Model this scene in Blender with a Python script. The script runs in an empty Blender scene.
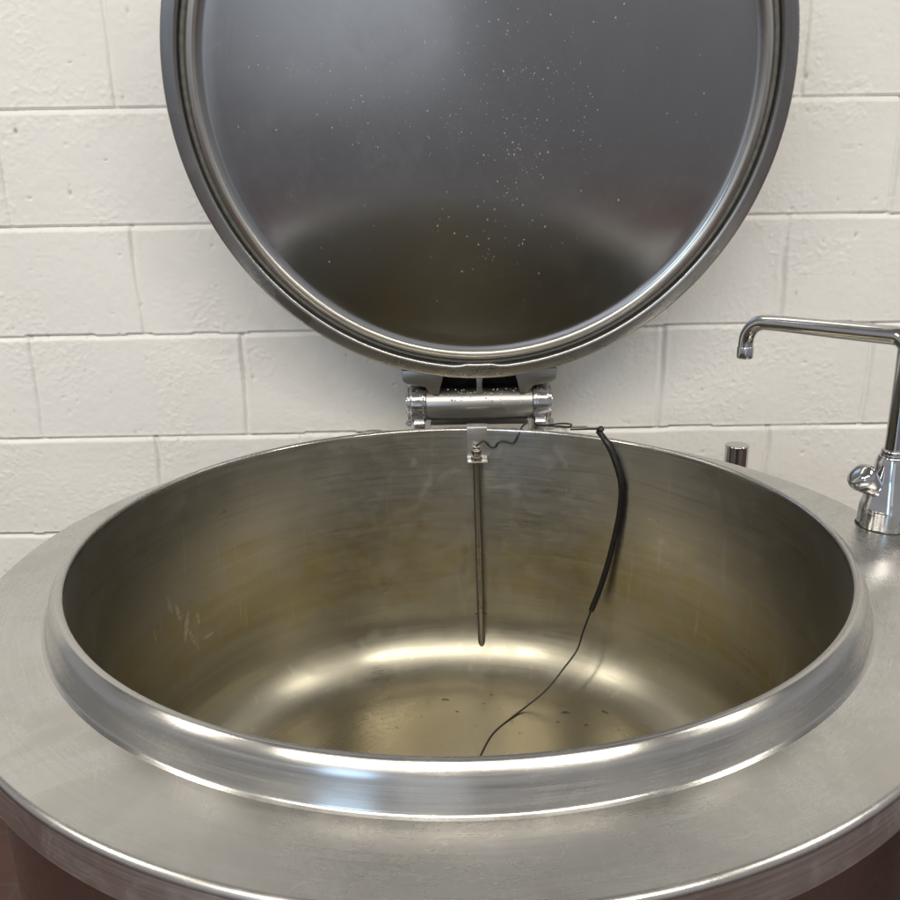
import bpy, bmesh, math, random
import numpy as np
from mathutils import Vector, Matrix, Euler

sc = bpy.context.scene
col = sc.collection
random.seed(7)
rng = np.random.default_rng(11)
PI = math.pi

# ------------------------------------------------------------------ helpers
def tag(o, label=None, cat=None, group=None, kind=None):
    if label: o['label'] = label
    if cat: o['category'] = cat
    if group: o['group'] = group
    if kind: o['kind'] = kind
    return o

def empty(name, loc):
    o = bpy.data.objects.new(name, None)
    o.empty_display_size = 0.05
    o.location = loc
    col.objects.link(o)
    return o

def wloc(o):
    v = Vector((0, 0, 0))
    while o is not None:
        v += o.location
        o = o.parent
    return v

def mk(name, verts, faces, mat, parent=None, origin=(0, 0, 0), smooth=True, sharp=None):
    """verts are world coordinates (or coordinates about origin when origin is given)"""
    me = bpy.data.meshes.new(name)
    me.from_pydata([tuple(v) for v in verts], [], faces)
    bm = bmesh.new(); bm.from_mesh(me)
    bmesh.ops.remove_doubles(bm, verts=bm.verts, dist=1e-6)
    bmesh.ops.recalc_face_normals(bm, faces=bm.faces)
    bm.to_mesh(me); bm.free()
    if smooth:
        me.polygons.foreach_set('use_smooth', [True] * len(me.polygons))
        if sharp: me.set_sharp_from_angle(angle=math.radians(sharp))
    me.materials.append(mat)
    o = bpy.data.objects.new(name, me)
    col.objects.link(o)
    if parent is not None:
        o.parent = parent
        o.location = Vector(origin) - wloc(parent)
    else:
        o.location = origin
    return o

def roundprof(pts, rad, n=5):
    """fillet every inner corner of an (r, z) polyline; rad may be a list"""
    out = [pts[0]]
    for i in range(1, len(pts) - 1):
        a, b, c = (Vector(pts[i - 1]), Vector(pts[i]), Vector(pts[i + 1]))
        r = rad[i] if isinstance(rad, (list, tuple)) else rad
        d1 = (a - b); d2 = (c - b)
        l = min(r, d1.length * .49, d2.length * .49)
        if l < 1e-5:
            out.append(tuple(b)); continue
        p1 = b + d1.normalized() * l; p2 = b + d2.normalized() * l
        for k in range(n + 1):
            t = k / n
            q = p1 * (1 - t) ** 2 + b * 2 * t * (1 - t) + p2 * t * t
            out.append((q.x, q.y))
    out.append(pts[-1])
    return out

def lathe(prof, segs=192, rf=None, closed=False, M=None, th0=0.0):
    V = []; F = []
    n = len(prof)
    for j in range(segs):
        th = th0 + 2 * PI * j / segs
        c, s = math.cos(th), math.sin(th)
        for i, (r, z) in enumerate(prof):
            if rf: r, z = rf(r, z, th, i)
            v = Vector((r * c, r * s, z))
            V.append(M @ v if M is not None else v)
    m = n if closed else n - 1
    for j in range(segs):
        k = (j + 1) % segs
        for i in range(m):
            i2 = (i + 1) % n
            F.append((j * n + i, k * n + i, k * n + i2, j * n + i2))
    return V, F

def frame_to(p, d):
    d = Vector(d).normalized()
    q = d.to_track_quat('Z', 'Y')
    return Matrix.Translation(p) @ q.to_matrix().to_4x4()

def catmull(P, n=8):
    P = [Vector(p) for p in P]
    Q = [P[0] * 2 - P[1]] + P + [P[-1] * 2 - P[-2]]
    out = []
    for i in range(1, len(Q) - 2):
        p0, p1, p2, p3 = Q[i - 1:i + 3]
        for k in range(n):
            t = k / n
            out.append(.5 * ((2 * p1) + (p2 - p0) * t + (2 * p0 - 5 * p1 + 4 * p2 - p3) * t * t + (3 * p1 - p0 - 3 * p2 + p3) * t ** 3))
    out.append(P[-1])
    return out

def tube(path, r, segs=14, cap=True):
    """r: number or list (one per path point)"""
    path = [Vector(p) for p in path]
    n = len(path)
    rs = r if isinstance(r, (list, tuple)) else [r] * n
    V = []; F = []
    T = [(path[min(i + 1, n - 1)] - path[max(i - 1, 0)]).normalized() for i in range(n)]
    up = Vector((0, 0, 1)) if abs(T[0].z) < .9 else Vector((1, 0, 0))
    N = T[0].cross(up).normalized()
    for i in range(n):
        N = (N - T[i] * N.dot(T[i])).normalized()
        B = T[i].cross(N)
        for k in range(segs):
            a = 2 * PI * k / segs
            V.append(path[i] + (N * math.cos(a) + B * math.sin(a)) * rs[i])
    for i in range(n - 1):
        for k in range(segs):
            k2 = (k + 1) % segs
            F.append((i * segs + k, i * segs + k2, (i + 1) * segs + k2, (i + 1) * segs + k))
    if cap:
        F.append(tuple(range(segs))); F.append(tuple((n - 1) * segs + k for k in range(segs)))
    return V, F

def prism(poly, d0, d1, axis='x', bev=.0015):
    """extrude a 2-D polygon along an axis, bevelled; returns verts, faces"""
    bm = bmesh.new()
    def p3(a, b, d):
        return {'x': (d, a, b), 'y': (a, d, b), 'z': (a, b, d)}[axis]
    v0 = [bm.verts.new(p3(a, b, d0)) for a, b in poly]
    v1 = [bm.verts.new(p3(a, b, d1)) for a, b in poly]
    bm.faces.new(v0); bm.faces.new(v1[::-1])
    for i in range(len(poly)):
        j = (i + 1) % len(poly)
        bm.faces.new((v0[i], v0[j], v1[j], v1[i]))
    bmesh.ops.recalc_face_normals(bm, faces=bm.faces)
    if bev:
        bmesh.ops.bevel(bm, geom=list(bm.edges), offset=bev, segments=2, profile=.6, affect='EDGES')
    bm.verts.index_update()
    V = [v.co.copy() for v in bm.verts]; F = [tuple(v.index for v in f.verts) for f in bm.faces]
    bm.free()
    return V, F

def box(x0, x1, y0, y1, z0, z1, bev=.0015):
    return prism([(x0, y0), (x1, y0), (x1, y1), (x0, y1)], z0, z1, 'z', bev)

def join(*parts):
    V = []; F = []
    for v, f in parts:
        o = len(V); V += list(v); F += [tuple(i + o for i in q) for q in f]
    return V, F

# ------------------------------------------------------------------ materials
class N:
    def __init__(s, name):
        s.m = bpy.data.materials.new(name); s.m.use_nodes = True
        s.t = s.m.node_tree; s.b = s.t.nodes['Principled BSDF']
    def new(s, typ, **kw):
        n = s.t.nodes.new(typ)
        for k, v in kw.items(): setattr(n, k, v)
        return n
    def link(s, a, b): s.t.links.new(a, b)
    def math(s, op, a, b=None, c=None, clamp=False):
        n = s.new('ShaderNodeMath', operation=op); n.use_clamp = clamp
        for i, x in enumerate((a, b, c)):
            if x is None: continue
            if isinstance(x, (int, float)): n.inputs[i].default_value = x
            else: s.link(x, n.inputs[i])
        return n.outputs[0]
    def noise(s, vec, scale, detail=4, rough=.55, dist=0):
        n = s.new('ShaderNodeTexNoise')
        n.inputs['Scale'].default_value = scale; n.inputs['Detail'].default_value = detail
        n.inputs['Roughness'].default_value = rough; n.inputs['Distortion'].default_value = dist
        s.link(vec, n.inputs['Vector']); return n.outputs['Fac']
    def mapr(s, v, a, b, c, d, smooth=False):
        n = s.new('ShaderNodeMapRange')
        if smooth: n.interpolation_type = 'SMOOTHSTEP'
        for i, x in enumerate((a, b, c, d)): n.inputs[i + 1].default_value = x
        s.link(v, n.inputs[0]); return n.outputs[0]
    def mix(s, fac, a, b, blend='MIX'):
        n = s.new('ShaderNodeMix', data_type='RGBA', blend_type=blend)
        for sock, x in ((n.inputs[0], fac), (n.inputs[6], a), (n.inputs[7], b)):
            if isinstance(x, (int, float)): sock.default_value = x
            elif isinstance(x, tuple): sock.default_value = (*x, 1)
            else: s.link(x, sock)
        return n.outputs[2]
    def objpos(s):
        tc = s.new('ShaderNodeTexCoord'); sep = s.new('ShaderNodeSeparateXYZ')
        s.link(tc.outputs['Object'], sep.inputs[0])
        return tc.outputs['Object'], sep.outputs
    def comb(s, x, y, z):
        n = s.new('ShaderNodeCombineXYZ')
        for i, v in enumerate((x, y, z)):
            if isinstance(v, (int, float)): n.inputs[i].default_value = v
            else: s.link(v, n.inputs[i])
        return n.outputs[0]

def steel(name, color=(.60, .585, .56), rough=.32, aniso=.6, streak=1.0, smudge=.1, bump=.03, stain=None, radial=True, droops=0, spots=0, scratch=0):
    """brushed stainless steel; brushing runs round the object's own z axis"""
    m = N(name); b = m.b
    pos, (x, y, z) = m.objpos()
    r = m.math('SQRT', m.math('ADD', m.math('MULTIPLY', x, x), m.math('MULTIPLY', y, y)))
    if radial:
        rz = m.math('MULTIPLY', m.math('ADD', r, m.math('MULTIPLY', z, 1.3)), 420)
        bv = m.comb(m.math('MULTIPLY', x, 9), m.math('MULTIPLY', y, 9), rz)
    else:
        bv = m.comb(m.math('MULTIPLY', x, 14), m.math('MULTIPLY', y, 500), m.math('MULTIPLY', z, 500))
    br = m.noise(bv, 1.0, 3, .6)
    big = m.noise(pos, 5.5, 5, .6, .4)
    sm = m.noise(pos, 26, 4, .65, .8)
    c = m.mix(m.mapr(br, .3, .7, 0, 1), tuple(v * (1 - .10 * streak) for v in color), tuple(min(1, v * (1 + .08 * streak)) for v in color))
    c = m.mix(m.mapr(big, .35, .7, 0, .35), c, tuple(v * .80 for v in color))
    ro = m.math('ADD', m.mapr(big, .3, .7, rough - smudge * .5, rough + smudge * .5), m.mapr(br, .3, .7, -.04 * streak, .04 * streak))
    ro = m.math('ADD', ro, m.mapr(sm, .5, .72, 0, smudge * .6))
    if scratch:
        for a_, o_ in ((.35, 0), (-1.1, 7), (1.9, 13)):
            ca, sa = math.cos(a_), math.sin(a_)
            u_ = m.math('ADD', m.math('MULTIPLY', x, ca), m.math('MULTIPLY', y, sa))
            v_ = m.math('SUBTRACT', m.math('MULTIPLY', y, ca), m.math('MULTIPLY', x, sa))
            u_ = m.math('ADD', u_, m.math('MULTIPLY', big, .05)); v_ = m.math('ADD', v_, m.math('MULTIPLY', big, .10))
            sn_ = m.noise(m.comb(m.math('MULTIPLY', u_, 9), m.math('MULTIPLY', v_, 420), o_), 1.0, 2, .5)
            k_ = m.mapr(sn_, .70, .76, 0, scratch)
            c = m.mix(k_, c, tuple(min(1, v * 1.25) for v in color)); ro = m.math('ADD', ro, m.math('MULTIPLY', k_, .12))
    if stain: c, ro = stain(m, c, ro, pos, x, y, z, r, br, big, sm)
    if spots:
        v = m.new('ShaderNodeTexVoronoi'); v.inputs['Scale'].default_value = 42
        m.link(pos, v.inputs['Vector'])
        sp = m.mapr(v.outputs['Distance'], .05, .09, spots, 0)
        c = m.mix(sp, c, tuple(v * .45 for v in color))
    m.link(c, b.inputs['Base Color']); m.link(ro, b.inputs['Roughness'])
    b.inputs['Metallic'].default_value = 1
    b.inputs['Anisotropic'].default_value = aniso; b.inputs['Anisotropic Rotation'].default_value = .25
    if radial and aniso:
        t = m.comb(m.math('MULTIPLY', y, -1), x, 0.0)
        vt = m.new('ShaderNodeVectorTransform', vector_type='VECTOR', convert_from='OBJECT', convert_to='WORLD')
        m.link(t, vt.inputs[0]); nn = m.new('ShaderNodeVectorMath', operation='NORMALIZE')
        m.link(vt.outputs[0], nn.inputs[0]); m.link(nn.outputs[0], b.inputs['Tangent'])
    bp = m.new('ShaderNodeBump'); bp.inputs['Strength'].default_value = bump; bp.inputs['Distance'].default_value = .002
    hh = m.math('ADD', m.math('MULTIPLY', br, .5), m.math('MULTIPLY', big, 1.6))
    m.link(hh, bp.inputs['Height']); m.link(bp.outputs[0], b.inputs['Normal'])
    return m.m

def bowl_stain(m, c, ro, pos, x, y, z, r, br, big, sm):
    # tea-coloured cooking stain below the fill line, darkest two thirds down the wall
    sv = m.comb(m.math('MULTIPLY', x, 7), m.math('MULTIPLY', y, 7), m.math('MULTIPLY', z, 22))
    n1 = m.noise(sv, 1.0, 6, .65, .6)
    zz = m.math('ADD', z, m.mapr(n1, .3, .7, -.06, .06))
    low = m.mapr(zz, -.06, -.26, 0, 1, True)
    c = m.mix(m.math('MULTIPLY', low, .85), c, (.395, .37, .29))
    band = m.math('MULTIPLY', m.mapr(zz, -.14, -.24, 0, 1, True), m.mapr(zz, -.34, -.27, 0, 1, True))
    n2 = m.noise(pos, 9, 6, .6, 1.0)
    c = m.mix(m.math('MULTIPLY', band, m.mapr(n2, .34, .72, 0, 1.0)), c, (.375, .315, .16))
    # wavy tide mark about 7 cm under the rim
    wv = m.math('ADD', z, m.math('ADD', m.math('MULTIPLY', m.noise(m.comb(m.math('MULTIPLY', x, 3), m.math('MULTIPLY', y, 3), 0.0), 1.4, 3), .05), .043))
    line = m.mapr(m.math('ABSOLUTE', wv), .0, .004, 1, 0, True)
    c = m.mix(m.math('MULTIPLY', line, m.mapr(big, .4, .62, .0, .34)), c, (.22, .20, .16))
    hz_ = m.noise(m.comb(m.math('MULTIPLY', x, 2.2), m.math('MULTIPLY', y, 2.2), m.math('MULTIPLY', z, 75)), 1.0, 4, .65, .3)
    c = m.mix(m.mapr(hz_, .50, .72, 0, .30), c, (.27, .25, .20)); c = m.mix(m.mapr(hz_, .44, .28, 0, .20), c, (.54, .52, .47))
    # limescale dribbles
    st = m.comb(m.math('MULTIPLY', x, 60), m.math('MULTIPLY', y, 60), m.math('MULTIPLY', z, 6))
    dr = m.noise(st, 1.0, 3, .6)
    c = m.mix(m.mapr(dr, .62, .75, 0, .28), c, (.66, .63, .55))
    # pale scuffs on the left of the wall
    sn = m.noise(pos, 70, 3, .6); sn2 = m.mapr(m.noise(pos, 190, 3, .6), .38, .60, .15, 1)
    for (px, pz, hw, hh, tilt) in SCUFFS:
        u = m.math('ADD', m.math('SUBTRACT', m.math('ADD', y, m.math('MULTIPLY', m.math('SUBTRACT', sn, .5), .008)), px), m.math('MULTIPLY', m.math('SUBTRACT', z, pz), tilt))
        e = m.math('ADD', m.math('POWER', m.math('DIVIDE', u, hw), 2.0), m.math('POWER', m.math('DIVIDE', m.math('SUBTRACT', z, pz), hh), 2.0))
        k = m.math('MULTIPLY', m.mapr(e, .3, 1.0, .5, 0), m.math('MULTIPLY', sn2, m.math('LESS_THAN', x, 0.0)))
        c = m.mix(k, c, (.86, .84, .74)); ro = m.math('ADD', ro, m.math('MULTIPLY', k, .35))
    # the bottom is wet
    wet = m.mapr(z, -.425, -.449, 0, 1, True)
    ro = m.math('SUBTRACT', ro, m.math('MULTIPLY', wet, .04))
    c = m.mix(m.math('MULTIPLY', wet, .75), c, (.26, .235, .185))
    return c, ro
SCUFFS = [(.150, -.175, .0045, .018, .2), (.166, -.196, .0045, .018, .2), (.178, -.226, .0050, .026, -.3), (.186, -.246, .0045, .018, .3), (.201, -.224, .0036, .014, .05), (.113, -.203, .0030, .012, .1), (.215, -.262, .012, .004, .3)]

def deck_stain(m, c, ro, pos, x, y, z, r, br, big, sm):
    n = m.noise(pos, 7, 6, .62, 1.4)
    k = m.mapr(n, .46, .66, 0, 1, True)
    c = m.mix(m.math('MULTIPLY', k, .26), c, (.40, .38, .35))
    ro = m.math('ADD', ro, m.math('MULTIPLY', k, .05))
    v = m.new('ShaderNodeTexVoronoi'); v.inputs['Scale'].default_value = 16
    m.link(pos, v.inputs['Vector'])
    c = m.mix(m.mapr(v.outputs['Distance'], .022, .034, .55, 0), c, (.17, .15, .13))
    return c, ro

def lid_stain(m, c, ro, pos, x, y, z, r, br, big, sm):
    n = m.noise(pos, 3.2, 5, .6, .8)
    ro = m.math('ADD', ro, m.mapr(n, .35, .7, -.02, .04))
    return c, ro

M_bowl = steel('bowl_steel', (.42, .412, .39), .34, .55, .9, .12, .012, bowl_stain)
M_rim = steel('rim_steel', (.55, .54, .52), .25, .7, 1.0, .06, .008)
M_deck = steel('deck_steel', (.61, .60, .58), .26, .45, .6, .07, .003, deck_stain, scratch=.6)
M_band = steel('band_steel', (.55, .535, .52), .42, .2, .8, .14, .04)
M_lid = steel('lid_steel', (.55, .55, .555), .16, 0, .18, .05, .006, lid_stain, scratch=.35)
M_flange = steel('flange_steel', (.43, .42, .41), .28, .3, .5, .08, .01)
M_bead = steel('bead_steel', (.66, .64, .59), .32, .3, .4, .06, .008)
M_body = steel('body_steel', (.34, .31, .295), .26, .3, .15, .05, .003)
M_barrel = steel('barrel_steel', (.44, .425, .40), .34, 0, 1.0, .12, .05, radial=False)
M_bracket = steel('bracket_steel', (.42, .41, .39), .34, 0, .8, .12, .05, radial=False)
M_plate = steel('plate_steel', (.78, .77, .76), .34, 0, .5, .08, .03, radial=False)

def plain(name, c, rough, metal=0, noise=0, bump=0, scale=60, coat=0):
    m = N(name); pos, _ = m.objpos()
    n = m.noise(pos, scale, 4)
    cc = m.mix(m.mapr(n, .3, .7, 0, 1), tuple(v * (1 - noise) for v in c), tuple(min(1, v * (1 + noise)) for v in c))
    m.link(cc, m.b.inputs['Base Color'])
    m.link(m.mapr(n, .3, .7, max(.02, rough - .3 * rough), rough + .3 * rough), m.b.inputs['Roughness'])
    m.b.inputs['Metallic'].default_value = metal
    if bump:
        bp = m.new('ShaderNodeBump'); bp.inputs['Strength'].default_value = bump; bp.inputs['Distance'].default_value = .001
        m.link(n, bp.inputs['Height']); m.link(bp.outputs[0], m.b.inputs['Normal'])
    return m.m
M_chrome = plain('chrome', (.56, .56, .57), .10, 1, .05, .03, 30)
M_polish = plain('polished_steel', (.52, .52, .53), .16, 1, .1, .1, 60)
M_black = plain('black_rubber', (.006, .006, .006), .42, 0, .3, .1, 300)
M_gasket_shade = plain('gasket_and_recess_shade', (.018, .015, .012), .8, 0, .3, .1, 100)  # dark rubber; also colours the recess shade around the hinge
M_groove = plain('groove_grey', (.14, .135, .125), .40, 0, .2, .1, 100)
M_brass = plain('dull_brass', (.42, .39, .33), .32, 1, .2, .1, 300)
M_probe = steel('probe_steel', (.42, .40, .37), .30, 0, .8, .1, .03, radial=False)
M_flake = plain('residue', (.035, .025, .016), .6, 0, .4, .2, 300)
mw = N('clear_water')
mw.b.inputs['Base Color'].default_value = (.60, .61, .63, 1); mw.b.inputs['Roughness'].default_value = .06
mw.b.inputs['Transmission Weight'].default_value = .45; mw.b.inputs['IOR'].default_value = 1.33
M_water = mw.m

def wall_mat():
    m = N('painted_block'); pos, (x, y, z) = m.objpos()
    a = m.new('ShaderNodeAttribute', attribute_name='recess_shade'); t = m.new('ShaderNodeAttribute', attribute_name='tone')
    n = m.noise(pos, 2.2, 4, .6); f = m.noise(pos, 240, 3, .6); g = m.noise(pos, 34, 5, .6)
    c = m.mix(m.mapr(n, .3, .7, 0, 1), (.775, .768, .745), (.825, .82, .80))
    c = m.mix(m.mapr(t.outputs['Fac'], 0, 1, 0, .10), c, (.60, .585, .555))
    c = m.mix(m.mapr(g, .55, .8, 0, .10), c, (.52, .50, .46))
    c = m.mix(a.outputs['Fac'], c, (.17, .16, .15))  # painted shade of joints and pits
    m.link(c, m.b.inputs['Base Color'])
    m.link(m.mapr(g, .3, .7, .38, .58), m.b.inputs['Roughness'])
    bp = m.new('ShaderNodeBump'); bp.inputs['Strength'].default_value = .35; bp.inputs['Distance'].default_value = .0012
    m.link(m.math('ADD', m.math('MULTIPLY', f, .7), m.math('MULTIPLY', g, .3)), bp.inputs['Height']); m.link(bp.outputs[0], m.b.inputs['Normal'])
    return m.m

def floor_mat():
    m = N('quarry_tile'); pos, _ = m.objpos()
    b = m.new('ShaderNodeTexBrick'); b.offset = 0; b.inputs['Scale'].default_value = 1
    b.inputs['Brick Width'].default_value = .15; b.inputs['Row Height'].default_value = .15
    b.inputs['Mortar Size'].default_value = .004
    b.inputs['Color1'].default_value = (.085, .034, .026, 1); b.inputs['Color2'].default_value = (.07, .028, .022, 1)
    b.inputs['Mortar'].default_value = (.07, .055, .05, 1)
    m.link(pos, b.inputs['Vector'])
    n = m.noise(pos, 9, 5)
    m.link(m.mix(m.mapr(n, .3, .7, 0, .4), b.outputs['Color'], (.06, .02, .015)), m.b.inputs['Base Color'])
    m.link(m.mapr(n, .3, .7, .3, .55), m.b.inputs['Roughness'])
    return m.m

# ------------------------------------------------------------------ setting
ZF = -.95
WY = .6482
def vnoise(X, Z, cell, seed):
    g = np.random.default_rng(seed)
    T = g.random((256, 256))
    u = X / cell; v = Z / cell
    i = np.floor(u).astype(int); j = np.floor(v).astype(int)
    fu = u - i; fv = v - j
    fu = fu * fu * (3 - 2 * fu); fv = fv * fv * (3 - 2 * fv)
    a = T[i % 256, j % 256]; b = T[(i + 1) % 256, j % 256]; c = T[i % 256, (j + 1) % 256]; d = T[(i + 1) % 256, (j + 1) % 256]
    return (a * (1 - fu) + b * fu) * (1 - fv) + (c * (1 - fu) + d * fu) * fv

def build_wall():
    xs = np.concatenate([np.arange(-2.1, -.98, .02), np.arange(-.98, 1.06, .0026), np.arange(1.06, 2.2, .02)])
    zs = np.concatenate([np.arange(ZF, -.42, .02), np.arange(-.42, .80, .0024), np.arange(.80, 1.75, .02)])
    X, Z = np.meshgrid(xs, zs, indexing='ij')
    wob = (vnoise(X, Z * 0, .12, 1) - .5) * .003 + (vnoise(X, Z * 0, .03, 2) - .5) * .0010
    k = np.floor((Z - wob + .0604) / .2).astype(int)               # course number
    dz = (k + 1) * .2 - .0604 + wob - Z                            # below the joint line above
    du = Z - wob - (k * .2 - .0604)                                # above the joint line below
    H = np.zeros_like(X); recess_shade = np.zeros_like(X)
    # weathered bed joints: a sharp shadow edge under the upper block, sloping out over a centimetre
    dep = .0054 * (.55 + .8 * vnoise(X, Z * 0, .13, 3)) * (.8 + .4 * vnoise(X, Z * 0, .03, 4))
    gz = np.clip(1 - dz / .0100, 0, 1)
    H -= dep * gz ** .8
    H += .0006 * np.exp(-(du / .004) ** 2)
    recess_shade += .20 * np.exp(-(dz / .0022) ** 2) * vnoise(X, Z, .05, 5)  # shadow line under the block edge, put into the colour
    # head joints: shallow, painted over, each with its own depth
    even = (k % 2 == 0)
    phase = np.where(even, -.797, -.579)
    wz = (vnoise(Z, X * 0, .05, 6) - .5) * .005
    jn = np.round((X - phase) / .4005)
    dx = X - phase - jn * .4005 - wz
    js = .7 + .7 * ((np.sin(jn * 12.9898 + k * 78.233) * 43758.5453) % 1)
    js *= .5 + .9 * vnoise(X * 0 + jn * 3.1, Z, .06, 7)
    H -= .0044 * js * np.exp(-(dx / .0042) ** 2)
    H += .0007 * js * np.exp(-((np.abs(dx) - .009) / .004) ** 2)
    recess_shade += .12 * js * np.exp(-((dx + .002) / .0018) ** 2)  # shade along one side of the groove, painted in
    blk = np.floor((X - phase) / .4005)
    rb = (np.sin(blk * 91.7 + k * 47.3) * 9473.13) % 1
    H += (rb - .5) * .0012
    # texture of the painted concrete
    H += (vnoise(X, Z, .006, 8) - .5) * .00045 + (vnoise(X, Z, .016, 9) - .5) * .0004 + (vnoise(X, Z, .06, 10) - .5) * .0008
    rough = np.clip((vnoise(X, Z, .09, 12) - .45) * 3, 0, 1)
    H += rough * (np.clip(vnoise(X, Z, .0042, 13) - .58, 0, 1) * .0028 + (vnoise(X, Z, .0090, 14) - .5) * .0005)
    # pits and a few open holes
    pits = [(rng.uniform(-.98, 1.05), rng.uniform(-.4, .8), rng.uniform(.0015, .0034), rng.uniform(.0006, .0022), rng.uniform(.05, .45)) for _ in range(420)]
    pits += [(.681, .063, .0042, .003, .75), (.458, .034, .003, .002, .7), (.487, .012, .0022, .002, .55), (-.762, .502, .004, .003, .75), (-.61, .451, .0035, .003, .6),
             (-.681, .396, .0035, .003, .55), (-.65, .612, .005, .002, .5), (.63, .57, .004, .003, .5), (.75, .30, .003, .002, .5), (-.755, .388, .004, .003, .6)]
    for (px, pz, pr, pd, pk) in pits:
        i0, i1 = np.searchsorted(xs, (px - 4 * pr, px + 4 * pr)); j0, j1 = np.searchsorted(zs, (pz - 4 * pr, pz + 4 * pr))
        if i1 <= i0 or j1 <= j0: continue
        st = 1 + .8 * math.sin(px * 311)
        e = np.exp(-(((X[i0:i1, j0:j1] - px) / pr) ** 2 + ((Z[i0:i1, j0:j1] - pz) / (pr * st)) ** 2))
        H[i0:i1, j0:j1] -= pd * e; recess_shade[i0:i1, j0:j1] += pk * np.clip(e * 1.4 - .4, 0, 1)  # pits get their inner shade as dark colour too
    co = np.stack([X, WY - H, Z], -1).reshape(-1, 3).astype(np.float32)
    nx, nz = len(xs), len(zs)
    I = np.arange(nx * nz).reshape(nx, nz)
    F = np.stack([I[:-1, :-1], I[1:, :-1], I[1:, 1:], I[:-1, 1:]], -1).reshape(-1, 4)
    me = bpy.data.meshes.new('wall')
    me.vertices.add(len(co)); me.vertices.foreach_set('co', co.ravel())
    me.loops.add(F.size); me.loops.foreach_set('vertex_index', F.ravel().astype(np.int32))
    me.polygons.add(len(F)); me.polygons.foreach_set('loop_start', np.arange(0, F.size, 4, dtype=np.int32))
    me.polygons.foreach_set('use_smooth', np.ones(len(F), bool))
    me.update(calc_edges=True); me.validate()
    for nm, A in (('recess_shade', np.clip(recess_shade, 0, .9)), ('tone', rb)):
        at = me.attributes.new(nm, 'FLOAT', 'POINT'); at.data.foreach_set('value', A.ravel().astype(np.float32))
    me.materials.append(wall_mat())
    o = bpy.data.objects.new('wall', me); col.objects.link(o)
    return tag(o, 'white painted concrete block wall behind the kettle', 'wall', kind='structure')
build_wall()
fl = mk('floor', [(-4, -2.6, ZF), (4, -2.6, ZF), (4, WY + .02, ZF), (-4, WY + .02, ZF)], [(0, 1, 2, 3)], floor_mat(), smooth=False)
tag(fl, kind='structure')

# ------------------------------------------------------------------ kettle
K = empty('cooking_kettle', (0, 0, ZF))
tag(K, 'large round stainless steel cooking kettle with its lid raised against the wall', 'kettle')

# bowl: wall, rounded corner, dished bottom
prof = [(.4400, -.0060), (.4402, -.06), (.4402, -.20), (.4400, -.345)]
for k in range(1, 17):
    a = k / 16 * PI / 2
    prof.append((.340 + .100 * math.cos(a), -.345 - .1035 * math.sin(a)))
for k in range(1, 11):
    t = k / 10
    prof.append((.340 * (1 - t) + .002 * t, -.4485 - .006 * math.sin(t * PI / 2)))
V, F = lathe(prof, 224)
F.append(tuple(j * len(prof) + len(prof) - 1 for j in range(224)))
bowl = mk('bowl', V, F, M_bowl, K)

# rolled rim with a sloping outer face and a fine weld fillet at its foot
rp = roundprof([(.4400, -.0060), (.4402, -.0004), (.4468, .0012), (.4550, -.0075), (.4616, -.0345), (.4655, -.0368)],
               [0, .0045, .0060, .0120, .0035, 0], 8)
mk('rim', *lathe(rp, 224), M_rim, K)

# deck: round top sheet that grows a tap shelf on the right
XR, YB, YFRONT = .80, .126, -.30
def outl(th):
    t = math.degrees((th + PI) % (2 * PI) - PI)
    r = .5452
    u = min(1, max(0, (80 - t) / 35)) if t > 0 else min(1, max(0, (t + 75) / 40))
    u = u * u * (3 - 2 * u)
    r += (.026 if t > 0 else .026) * u if t > 0 else 0
    c, s = math.cos(th), math.sin(th)
    if c > .2:
        lim = XR / c
        if s > 1e-6: lim = min(lim, YB / s)
        if s < -1e-6: lim = min(lim, YFRONT / s)
        r = max(r, lim)
    return r
angs = sorted([2 * PI * j / 240 for j in range(240)] + [math.atan2(YB, XR) + e for e in (-.004, 0, .004)] + [2 * PI + math.atan2(YFRONT, XR) + e for e in (-.004, 0, .004)]
              + [math.radians(a) for a in np.arange(10, 15, .25)])
def ringmesh(rows):
    """rows: functions th -> (r, z)"""
    V = []; F = []; n = len(rows); m = len(angs)
    for th in angs:
        for f in rows:
            r, z = f(th); V.append((r * math.cos(th), r * math.sin(th), z))
    for j in range(m):
        k = (j + 1) % m
        for i in range(n - 1): F.append((j * n + i, k * n + i, k * n + i + 1, j * n + i + 1))
    return V, F
rows = [lambda th: (.4655, -.0368)]
for t in (.02, .15, .4, .7, .93):
    rows.append(lambda th, t=t: (.4655 + (outl(th) - .0060 - .4655) * t, -.0370 - .0022 * t))
for k in range(0, 9):
    a = k / 8 * PI / 2
    rows.append(lambda th, a=a: (outl(th) - .0060 + .0060 * math.sin(a), -.0453 + .0060 * math.cos(a)))
deck = mk('deck', *ringmesh(rows), M_deck, K)
rows = [lambda th: (outl(th) + .0001, -.0454), lambda th: (outl(th) + .0005, -.055), lambda th: (outl(th) + .0008, -.0765),
        lambda th: (outl(th) + .0003, -.0782), lambda th: (outl(th) - .002, -.0790), lambda th: (outl(th) - .026, -.0795)]
mk('edge_band', *ringmesh(rows), M_band, K)
rows = [lambda th: (outl(th) - .022, -.0790), lambda th: (outl(th) - .022, -.5), lambda th: (outl(th) - .022, -.86), lambda th: (outl(th) - .06, -.862), lambda th: (outl(th) - .06, ZF)]
mk('body', *ringmesh(rows), M_body, K, sharp=40)

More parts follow.
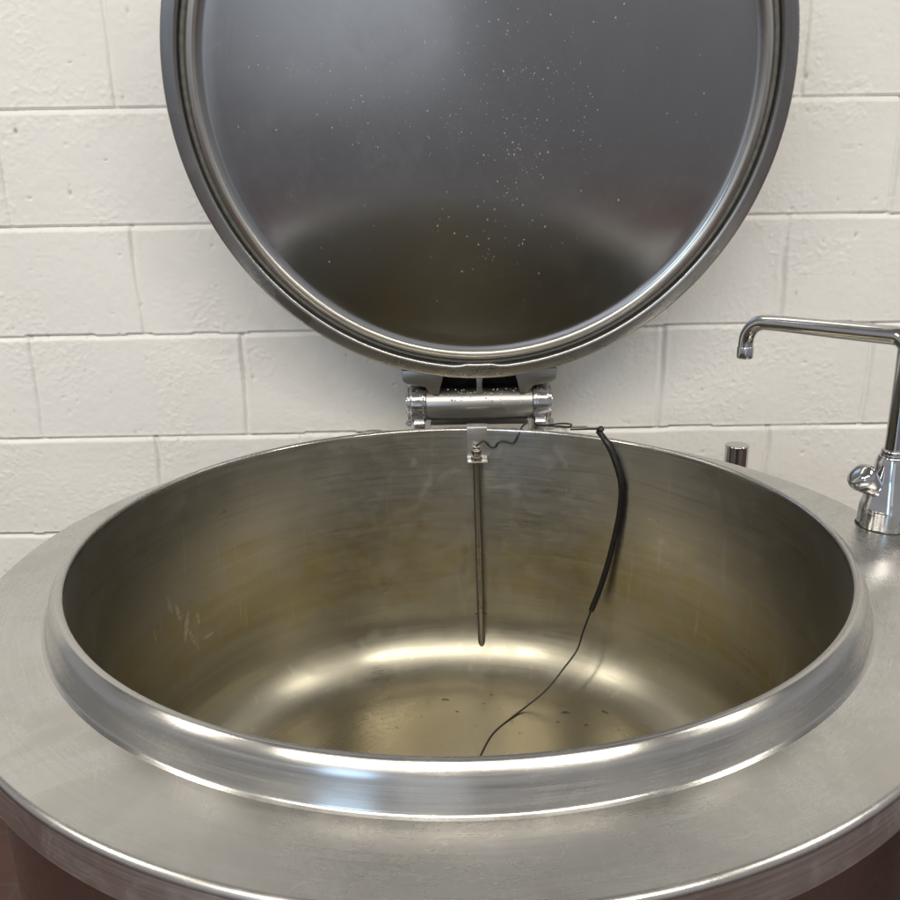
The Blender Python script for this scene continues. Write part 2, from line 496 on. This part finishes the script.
# lid, raised: local z points out of its underside (towards -y)
LC = Vector((.0485, .3907, .5307)); LR = .4990; LS = .4655 / .4990; LT = math.radians(12)
MS = Matrix.Diagonal((LS, LS, 1, 1))
def pad(th):   # the flange widens over the hinge
    d = abs(((th + PI / 2) + PI) % (2 * PI) - PI)
    u = min(1, max(0, (.085 - d) / .03)); return .0045 * u * u * (3 - 2 * u)
fp = roundprof([(.4960, -.062), (LR, -.058), (LR, -.004), (.4965, 0), (.4775, -.0005), (.4735, -.0025), (.4725, -.015), (.4700, -.0175)], [0, .003, .003, .003, .002, .002, .002, 0], 4)
n_f = len(fp)
def rf(r, z, th, i):
    if i >= n_f - 14: return (r - pad(th) * (1 if r < .49 else 0), z)
    return (r, z)
lidroot = mk('lid', *lathe([(.0, -.0135)] + [(.4400 * t, -.0075 - .006 * (1 - t * t)) for t in (.05, .15, .3, .45, .6, .7, .8, .88, .94, .98)] + [(.4400, -.0068), (.4440, -.0048)], 224, M=MS), M_lid, K, origin=LC)
lidroot.rotation_euler = (PI / 2 + LT, 0, 0)
def lidpart(name, VF, mat, sharp=None):
    o = mk(name, *VF, mat, None, sharp=sharp); o.parent = lidroot; o.location = (0, 0, 0); return o
fl_ = lidpart('flange', lathe(fp, 256, rf, M=MS), M_flange)
bp_ = roundprof([(.4440, -.0048), (.4450, -.0015), (.4500, .0010), (.4560, -.0005), (.4605, -.0040), (.4615, -.0170)], [0, .002, .004, .005, .003, 0], 5)
lidpart('bead', lathe(bp_, 224, M=MS), M_bead)
gk = roundprof([(.4618, -.0120), (.4645, -.0085), (.4685, -.0080), (.4722, -.0120)], [0, .002, .003, 0], 4)
lidpart('groove_ring', lathe(gk, 160, M=MS), M_groove)  # ring added to darken the groove between bead and flange
lidpart('outer_dome', lathe([(.4960, -.062), (.47, -.068), (.40, -.078), (.30, -.090), (.15, -.099), (.002, -.102)], 128, M=MS), M_flange)
# condensation: flattened drops clinging to the underside
def drops():
    V = []; F = []
    cl = [(-.02, -.05, .10, .05, 60), (.06, -.10, .05, .09, 70), (.16, -.06, .02, .04, 24), (.13, .08, .06, .03, 20), (-.19, -.02, .05, .05, 30), (.05, -.23, .10, .05, 40),
          (-.10, .07, .12, .05, 50), (.24, .17, .08, .08, 18), (0, .1, .3, .2, 80), (.0, -.1, .28, .2, 80), (.06, .02, .09, .015, 60), (-.26, .03, .05, .012, 30)]
    for cx, cy, sx, sy, n in cl:
        for _ in range(n):
            x = random.gauss(cx, sx * .6); y = random.gauss(cy, sy * .6)
            q = math.hypot(x, y)
            if q > .40: continue
            z = -.0075 - .006 * (1 - (q / .4105) ** 2) + .00005
            r = random.choice([.0004, .0004, .0005, .0006, .0006, .0009, .0012]) * random.uniform(.75, 1.1)
            o = len(V); S = 8
            st = random.uniform(.9, 1.5)
            for i, (rr, hz) in enumerate(((1, 0), (.85, .22), (.5, .40))):
                for k in range(S):
                    a = 2 * PI * k / S
                    V.append((x + r * rr * math.cos(a), y + r * rr * st * math.sin(a), z + r * hz))
            V.append((x, y, z + r * .45))
            for i in range(2):
                for k in range(S): F.append((o + i * S + k, o + i * S + (k + 1) % S, o + (i + 1) * S + (k + 1) % S, o + (i + 1) * S + k))
            for k in range(S): F.append((o + 2 * S + k, o + 2 * S + (k + 1) % S, o + 3 * S))
    return V, F
wd = lidpart('water_droplets', drops(), M_water)
wd['kind'] = 'stuff'

# hinge between rim and lid
HX, HY, HZ = .0495, .530, .0235
AX = Matrix.Translation((HX, HY, HZ)) @ Matrix.Rotation(PI / 2, 4, 'Y')   # local z -> world x
hb = roundprof([(.0, -.0945), (.0305, -.0945), (.0305, .0945), (.0, .0945)], [0, .001, .001, 0], 2)
hinge = mk('hinge', *lathe(hb, 64, M=AX), M_barrel, K, sharp=40)
def hpart(name, VF, mat, sharp=35): return mk(name, *VF, mat, hinge, sharp=sharp)
for s in (-1, 1):
    c0 = roundprof([(.0, .1310), (.0180, .1310), (.0185, .1285), (.0300, .1280), (.0310, .1220), (.0348, .1210), (.0352, .1010), (.0330, .0985), (.0330, .0950), (.0, .0950)], .0016, 3)
    prof = [(r, z * s) for r, z in c0]
    hpart('collar', lathe(prof, 64, M=AX), M_polish)
    # foot lug bolted to the deck
    xa, xb = sorted((HX + s * .0985, HX + s * .117))
    hpart('foot', prism([(.494, -.0385), (.566, -.0385), (.566, -.012), (.545, .004), (.503, .004), (.497, -.006)], xa, xb, 'x', .002), M_polish)
    hpart('foot_screw', lathe(roundprof([(0, .006), (.0055, .006), (.0055, 0), (0, 0)], .001, 2), 6, M=frame_to((HX + s * .1245, .497, -.004), (s * .5, -1, .2))), M_polish)
    # lid arm: a wedge from the collar up under the flange
    xs_ = [HX + s * .0800, HX + s * .1350]
    xa, xb = sorted(xs_)
    arm = [(HX + s * .072, .0470), (HX + s * .0845, .0480), (HX + s * .0950, .0600), (HX + s * .1260, .0655), (HX + s * .1345, .0710), (HX + s * .1360, .0900), (HX + s * .0600, .0900), (HX + s * .0640, .0750)]
    if s < 0: arm = arm[::-1]
    hpart('lid_arm', prism(arm, .4995, .556, 'y', .002), M_bracket)
    for dx in (.107, .120):
        hpart('arm_bolt', lathe(roundprof([(0, 0), (.0058, 0), (.0058, .0065), (0, .0075)], .001, 2), 6, M=frame_to((HX + s * dx, .512, .0665), (0, -.15, -1))), M_polish)
def hdrops():
    V = []; F = []
    for _ in range(46):
        a = random.uniform(.15, 1.15); x = HX + random.choice((random.gauss(-.035, .018), random.gauss(.035, .022)))
        if abs(x - HX) > .09: continue
        n_ = Vector((0, -math.cos(a), math.sin(a)))
        r = random.uniform(.0007, .0019)
        v, f = lathe([(r, 0), (r * .85, r * .3), (r * .5, r * .5), (0, r * .58)], 8, M=frame_to(Vector((x, HY, HZ)) + n_ * .0306, n_))
        o = len(V); V += v; F += [tuple(i + o for i in q) for q in f]
    return V, F
hd_ = hpart('water_droplets', hdrops(), M_water); hd_['kind'] = 'stuff'
hpart('web', prism([(HX - .0065, .046), (HX + .0065, .046), (HX + .0045, .060), (HX + .0060, .078), (HX - .0060, .078), (HX - .0045, .060)], .506, .556, 'y', .001), M_bracket)
hpart('shade_plate', box(HX - .098, HX + .098, .5565, .562, .030, .20, .001), M_gasket_shade)  # dark sheet added to give the gaps above the barrel their shade
hpart('saddle', prism([(.487, -.0388), (.575, -.0388), (.575, -.025), (.552, -.0112), (.508, -.0112), (.490, -.030)], HX - .088, HX + .088, 'x', .002), M_bracket)
for dx in (-.062, .060):
    hpart('slot_shade', lathe([(0, .0012), (.0085, .0012), (.0092, 0)], 20, M=frame_to((HX + dx, .4930, -.0215), (0, -.62, .50)) @ Matrix.Diagonal((1.4, .7, 1, 1))), M_gasket_shade)  # dark disc on the surface, painting the shade of an oval hole

# ------------------------------------------------------------------ temperature probe hung over the rim
P = empty('temperature_probe', (.041, .43, -.05))
tag(P, 'thin steel temperature probe clipped over the back rim, hanging inside the bowl', 'probe')
px0, px1 = .0250, .0590
def strip(path, x0, x1, t):
    L = []
    path = [Vector(p) for p in path]
    n = len(path); off = []
    for i in range(n):
        d = (path[min(i + 1, n - 1)] - path[max(i - 1, 0)]).normalized(); off.append(Vector((-d[1], d[0])) * t)
    poly = [tuple(p) for p in path] + [tuple(p + o) for p, o in zip(path[::-1], off[::-1])]
    return prism(poly, x0, x1, 'x', .0003)
ARC = [(.4275, -.0525), (.4300, -.0505), (.4360, -.0490), (.4368, -.0440), (.4372, -.0100), (.4374, .0020), (.4395, .0040), (.4460, .0046), (.4560, .0030)]
mk('clip', *strip([(.4140, -.0535)] + ARC[:1] + ARC[1:], px0, px1, .0016), M_plate, P, sharp=30)
rod_a, rod_b = Vector((.0405, .4240, -.0535)), Vector((.0480, .4245, -.4170))
d = rod_b - rod_a
mk('rod', *tube([rod_a, rod_a + d * .5, rod_b - d * .003, rod_b], [.0066, .0066, .0066, .0066], 20), M_probe, P, sharp=40)
nut = mk('nut', *join(lathe(roundprof([(0, -.053), (.0095, -.053), (.0095, -.0445), (.0, -.0445)], .0012, 2), 6, M=Matrix.Translation((.0405, .4240, 0))),
                      lathe(roundprof([(0, -.0445), (.0066, -.0445), (.0066, -.0400), (.0085, -.0400), (.0085, -.0330), (.006, -.0315), (.006, -.0270), (0, -.0265)], .0008, 2), 20, M=Matrix.Translation((.0405, .4240, 0)))), M_brass, P, sharp=35)
pin = rod_a + d * .795
mk('cross_pin', *tube([pin + Vector((-.0105, -.001, 0)), pin + Vector((.0105, -.001, 0))], .0011, 8), M_gasket_shade, P)
wp = catmull([(.0405, .4240, -.0268), (.0440, .4215, -.0222), (.0536, .4260, -.0184), (.0638, .4273, -.0292), (.0725, .4289, -.0301), (.0770, .4280, -.0230), (.0859, .4264, -.0190), (.1026, .4227, -.0217), (.1111, .4237, -.0080), (.1190, .4340, .0034), (.1250, .4520, .0030), (.1330, .4800, .0000)], 8)
mk('lead_wire', *tube(wp, .0016, 8), M_black, P)

# ------------------------------------------------------------------ loose black cable over the rim
Cb = empty('black_cable', (.238, .40, .004))
tag(Cb, 'loose black cable draped over the back rim, its thin end trailing to the bowl bottom', 'cable')
sh = catmull([(.2405, .3850, .0065), (.2470, .3590, -.0010), (.2601, .3481, -.0278), (.2713, .3388, -.0692), (.2713, .3375, -.1137), (.2640, .3394, -.1673), (.2531, .3414, -.2222), (.2412, .3414, -.2663), (.2300, .3394, -.2969)], 10)
mk('sheath', *tube(sh, [.0049] * (len(sh) - 3) + [.0049, .0048, .0044], 14), M_black, Cb)
th_ = catmull([(.2300, .3394, -.2960), (.2170, .3360, -.3346), (.2059, .3253, -.3627), (.1823, .3104, -.3880), (.1504, .2937, -.4193), (.1147, .2820, -.4440), (.0844, .2550, -.4497), (.0552, .2180, -.4510), (.0334, .1640, -.4520), (.0200, .1200, -.4525)], 10)
mk('thin_wire', *tube(th_, .0016, 8), M_black, Cb)
tl = catmull([(.1980, .4130, .0032), (.2120, .4060, .0050), (.2260, .3970, .0078), (.2370, .3880, .0100), (.2440, .3800, .0130)], 6)
mk('cable_tie', *join(tube(tl, .0015, 8), lathe(roundprof([(0, -.004), (.0052, -.004), (.0052, .004), (0, .004)], .0012, 2), 14, M=frame_to((.2425, .3800, .0115), (.3, -.6, .5)))), M_black, Cb)
lp = catmull([(.1440, .4480, .0022), (.1640, .4405, .0042), (.1850, .4300, .0090), (.1985, .4210, .0102), (.2000, .4190, .0075), (.1960, .4220, .0050), (.1800, .4310, .0040), (.1600, .4420, .0020), (.1440, .4480, .0020)], 8)
mk('wire_loop', *tube(lp, .0015, 8), M_black, Cb)

# ------------------------------------------------------------------ mixer tap on the shelf
TX, TY, TZ = .5610, .0700, -.0390
T = empty('mixer_tap', (TX, TY, TZ))
tag(T, 'chrome tap with long swivel spout standing on the shelf at the right of the kettle', 'tap')
MT = Matrix.Translation((TX, TY, 0))
bprof = roundprof([(0, TZ), (.0335, TZ), (.0325, -.012), (.0290, .000), (.0235, .026), (.0195, .052), (.0175, .0585), (.0, .0585)], [0, .001, .002, .003, .004, .003, .002, 0], 3)
mk('base', *lathe(bprof, 72, lambda r, z, th, i: (r * (1 + .05 * (abs(math.cos(3 * th)) - .6) * max(0, min(1, (.045 - z) / .05))), z), M=MT @ Matrix.Rotation(.35, 4, 'Z')), M_chrome, T, sharp=50)
mk('base_seal', *lathe(roundprof([(.0300, TZ + .0024), (.0352, TZ + .0022), (.0356, TZ - .0002)], .0008, 2), 48, M=MT), M_gasket_shade, T)
mk('collar', *lathe(roundprof([(0, .0588), (.0155, .0588), (.0155, .0650), (.0128, .0665), (0, .0665)], .001, 2), 40, M=MT), M_chrome, T, sharp=35)
EX, EY = .4310, .2720
dirv = Vector((EX - TX, EY - TY, 0)).normalized()
ztop = .2090
A = Vector((TX, TY, .0665)); B = Vector((TX, TY, ztop)); E = Vector((EX, EY, ztop - .006))
path = [A, A + Vector((0, 0, .05)), A + Vector((0, 0, .10))]
for k in range(1, 7):
    a = k / 6 * PI / 2; q = .018
    path.append(B + Vector((0, 0, -q)) + dirv * q * (1 - math.cos(a)) + Vector((0, 0, q * math.sin(a))))
L = (E - B)
for t in (.25, .5, .75): path.append(B + L * t + Vector((0, 0, .0)))
q = .032
for k in range(0, 9):
    a = k / 8 * PI / 2
    path.append(E - dirv * q + dirv * q * math.sin(a) + Vector((0, 0, -q + q * math.cos(a))))
path.append(path[-1] + Vector((0, 0, -.006)))
rs = []
for i, p_ in enumerate(path):
    t = i / (len(path) - 1); rs.append(.0122 if i < 9 else .0122 - .0014 * min(1, (i - 8) / 4))
spout = mk('spout', *tube(path, rs, 28), M_chrome, T, sharp=50)
e = path[-1]
mk('nozzle', *lathe(roundprof([(0, 0), (.0106, 0), (.0118, -.001), (.0118, -.0165), (.0105, -.018), (0, -.0178)], .0008, 2), 32, M=Matrix.Translation(e)), M_chrome, T, sharp=40)
hd = Vector((-.78, -.05, .66)).normalized()
h0 = Vector((TX - .013, TY - .006, .008))
hprof = roundprof([(0, 0), (.0110, 0), (.0105, .0120), (.0098, .0125), (.0098, .0140), (.0125, .0150), (.0190, .0360), (.0175, .0440), (.0100, .0480), (0, .0488)], [0, .001, .0004, .0004, .0004, .001, .004, .004, .004, 0], 4)
def lobes(r, z, th, i): return (r * (1 + (.025 * math.cos(5 * th) if z > .016 else 0)), z)
mk('handle', *lathe(hprof, 60, lobes, M=frame_to(h0, hd)), M_chrome, T, sharp=50)

# ------------------------------------------------------------------ chrome post behind the rim
po = mk('chrome_post', *lathe(roundprof([(0, -.0515), (.0198, -.0518), (.0211, -.0532), (.0211, -.0560), (.0206, -.0570), (.0206, ZF), (0, ZF)], [0, .002, .0015, .0006, .0006, 0, 0], 4), 48), M_chrome, None, origin=(.5080, .4900, 0), sharp=40)
tag(po, 'short round chrome post showing behind the kettle rim near the tap', 'post')

# ------------------------------------------------------------------ scraps left in the wet bottom
def scraps():
    V = []; F = []
    pts = [(-.02, .315, .011), (.06, .325, .005), (.045, .30, .004), (.12, .30, .004), (.18, .27, .013), (.245, .265, .011), (.21, .235, .006), (.165, .245, .005), (.09, .25, .004), (-.06, .27, .004), (-.10, .24, .005), (.03, .24, .003), (.07, .285, .003), (-.17, .27, .003), (.14, .33, .004), (.20, .31, .003), (.0, .28, .006), (-.05, .305, .003), (.10, .22, .004), (.26, .22, .004)]
    for (x, y, l) in pts:
        q = math.hypot(x, y)
        z = -.4485 - .006 * math.sin(max(0, 1 - q / .34) * PI / 2) + .0004
        if q > .34: z += .1035 * (1 - math.sqrt(max(0, 1 - ((q - .34) / .1) ** 2)))
        a = random.uniform(-.9, .3)
        c, s = math.cos(a), math.sin(a)
        P2 = [Vector((x + c * l * t + .15 * l * math.sin(t * 3), y + s * l * t + .2 * l * math.cos(t * 4), z + .0009)) for t in (-.5, -.2, .1, .4, .5)]
        w = min(.0007, l * .10)
        v, f = tube(P2, [w * .4, w, w * .9, w * .6, w * .2], 6)
        o = len(V); V += v; F += [tuple(i + o for i in q) for q in f]
    return V, F
so = mk('food_scraps', *scraps(), M_flake)
tag(so, 'small dark scraps of food residue on the wet bottom of the bowl', 'residue', kind='stuff')

# ------------------------------------------------------------------ light
def area(name, loc, target, sx, sy, power, color, spread=PI):
    l = bpy.data.lights.new(name, 'AREA'); l.shape = 'RECTANGLE'; l.size = sx; l.size_y = sy
    l.energy = power; l.color = color; l.spread = spread
    o = bpy.data.objects.new(name, l); col.objects.link(o)
    o.location = loc
    o.rotation_euler = (Vector(target) - Vector(loc)).to_track_quat('-Z', 'Y').to_euler()
    return o
area('window_light', (-1.50, -3.3, .75), (-.2, .3, .1), .70, 1.25, 8.5, (.45, .70, 1.0))
area('lid_fill_light', (-.42, -3.9, .02), (-.2, .3, .3), 1.0, 1.7, 2.2, (.84, .90, 1.0))  # added lamp, no known door; brightens the lid's upper reflection
for lx_, lp_ in ((-1.25, 40), (-.05, 34), (1.15, 38)):
    area('ceiling_light', (lx_, -1.85, 2.05), (lx_, -1.70, 0), 1.10, .30, lp_, (1.0, .938, .825))

for lx_, lp_ in ((-2.5, 34), (2.5, 30)):
    area('ceiling_light', (lx_, -.75, 2.05), (lx_ * .9, -.70, 0), .30, 1.10, lp_, (1.0, .938, .825))

w = bpy.data.worlds.new('World'); sc.world = w; w.use_nodes = True
nt = w.node_tree; bg = nt.nodes['Background']
tc = nt.nodes.new('ShaderNodeTexCoord'); sp = nt.nodes.new('ShaderNodeSeparateXYZ'); rp_ = nt.nodes.new('ShaderNodeValToRGB'); mr = nt.nodes.new('ShaderNodeMapRange')
nt.links.new(tc.outputs['Generated'], sp.inputs[0]); nt.links.new(sp.outputs[2], mr.inputs[0])
mr.inputs[1].default_value = -1; mr.inputs[2].default_value = 1
nt.links.new(mr.outputs[0], rp_.inputs[0]); nt.links.new(rp_.outputs[0], bg.inputs[0])
cr = rp_.color_ramp
cr.elements[0].position = 0; cr.elements[0].color = (.03, .012, .009, 1)
cr.elements[1].position = 1; cr.elements[1].color = (.16, .155, .15, 1)
for p_, c_ in ((.22, (.05, .036, .032)), (.29, (.105, .102, .106)), (.36, (.185, .186, .195)), (.48, (.34, .342, .355)), (.60, (.40, .40, .41)), (.75, (.20, .195, .19))):
    e_ = cr.elements.new(p_); e_.color = (*c_, 1)
bg.inputs[1].default_value = 1.0

# ------------------------------------------------------------------ camera
pit, yaw, rol = (math.radians(v) for v in (16.9847, .1875, -.9647))
fw = Vector((math.sin(yaw) * math.cos(pit), math.cos(yaw) * math.cos(pit), -math.sin(pit)))
r0 = Vector((math.cos(yaw), -math.sin(yaw), 0)); u0 = r0.cross(fw)
rr = r0 * math.cos(rol) + u0 * math.sin(rol); uu = -r0 * math.sin(rol) + u0 * math.cos(rol)
cd = bpy.data.cameras.new('camera'); cam = bpy.data.objects.new('camera', cd); col.objects.link(cam)
mtx = Matrix((rr, uu, -fw)).transposed().to_4x4(); mtx.translation = (-.0090, -.9702, .3933)
cam.matrix_world = mtx
cd.sensor_width = 36; cd.lens = 36 * 857.06 / 900
cd.clip_start = .02; cd.clip_end = 60
sc.camera = cam

sc.view_settings.view_transform = 'Standard'; sc.view_settings.look = 'None'; sc.view_settings.exposure = 0; sc.view_settings.gamma = 1
sc.cycles.use_denoising = True
sc.cycles.max_bounces = 12; sc.cycles.glossy_bounces = 10
sc.cycles.sample_clamp_indirect = 3.5
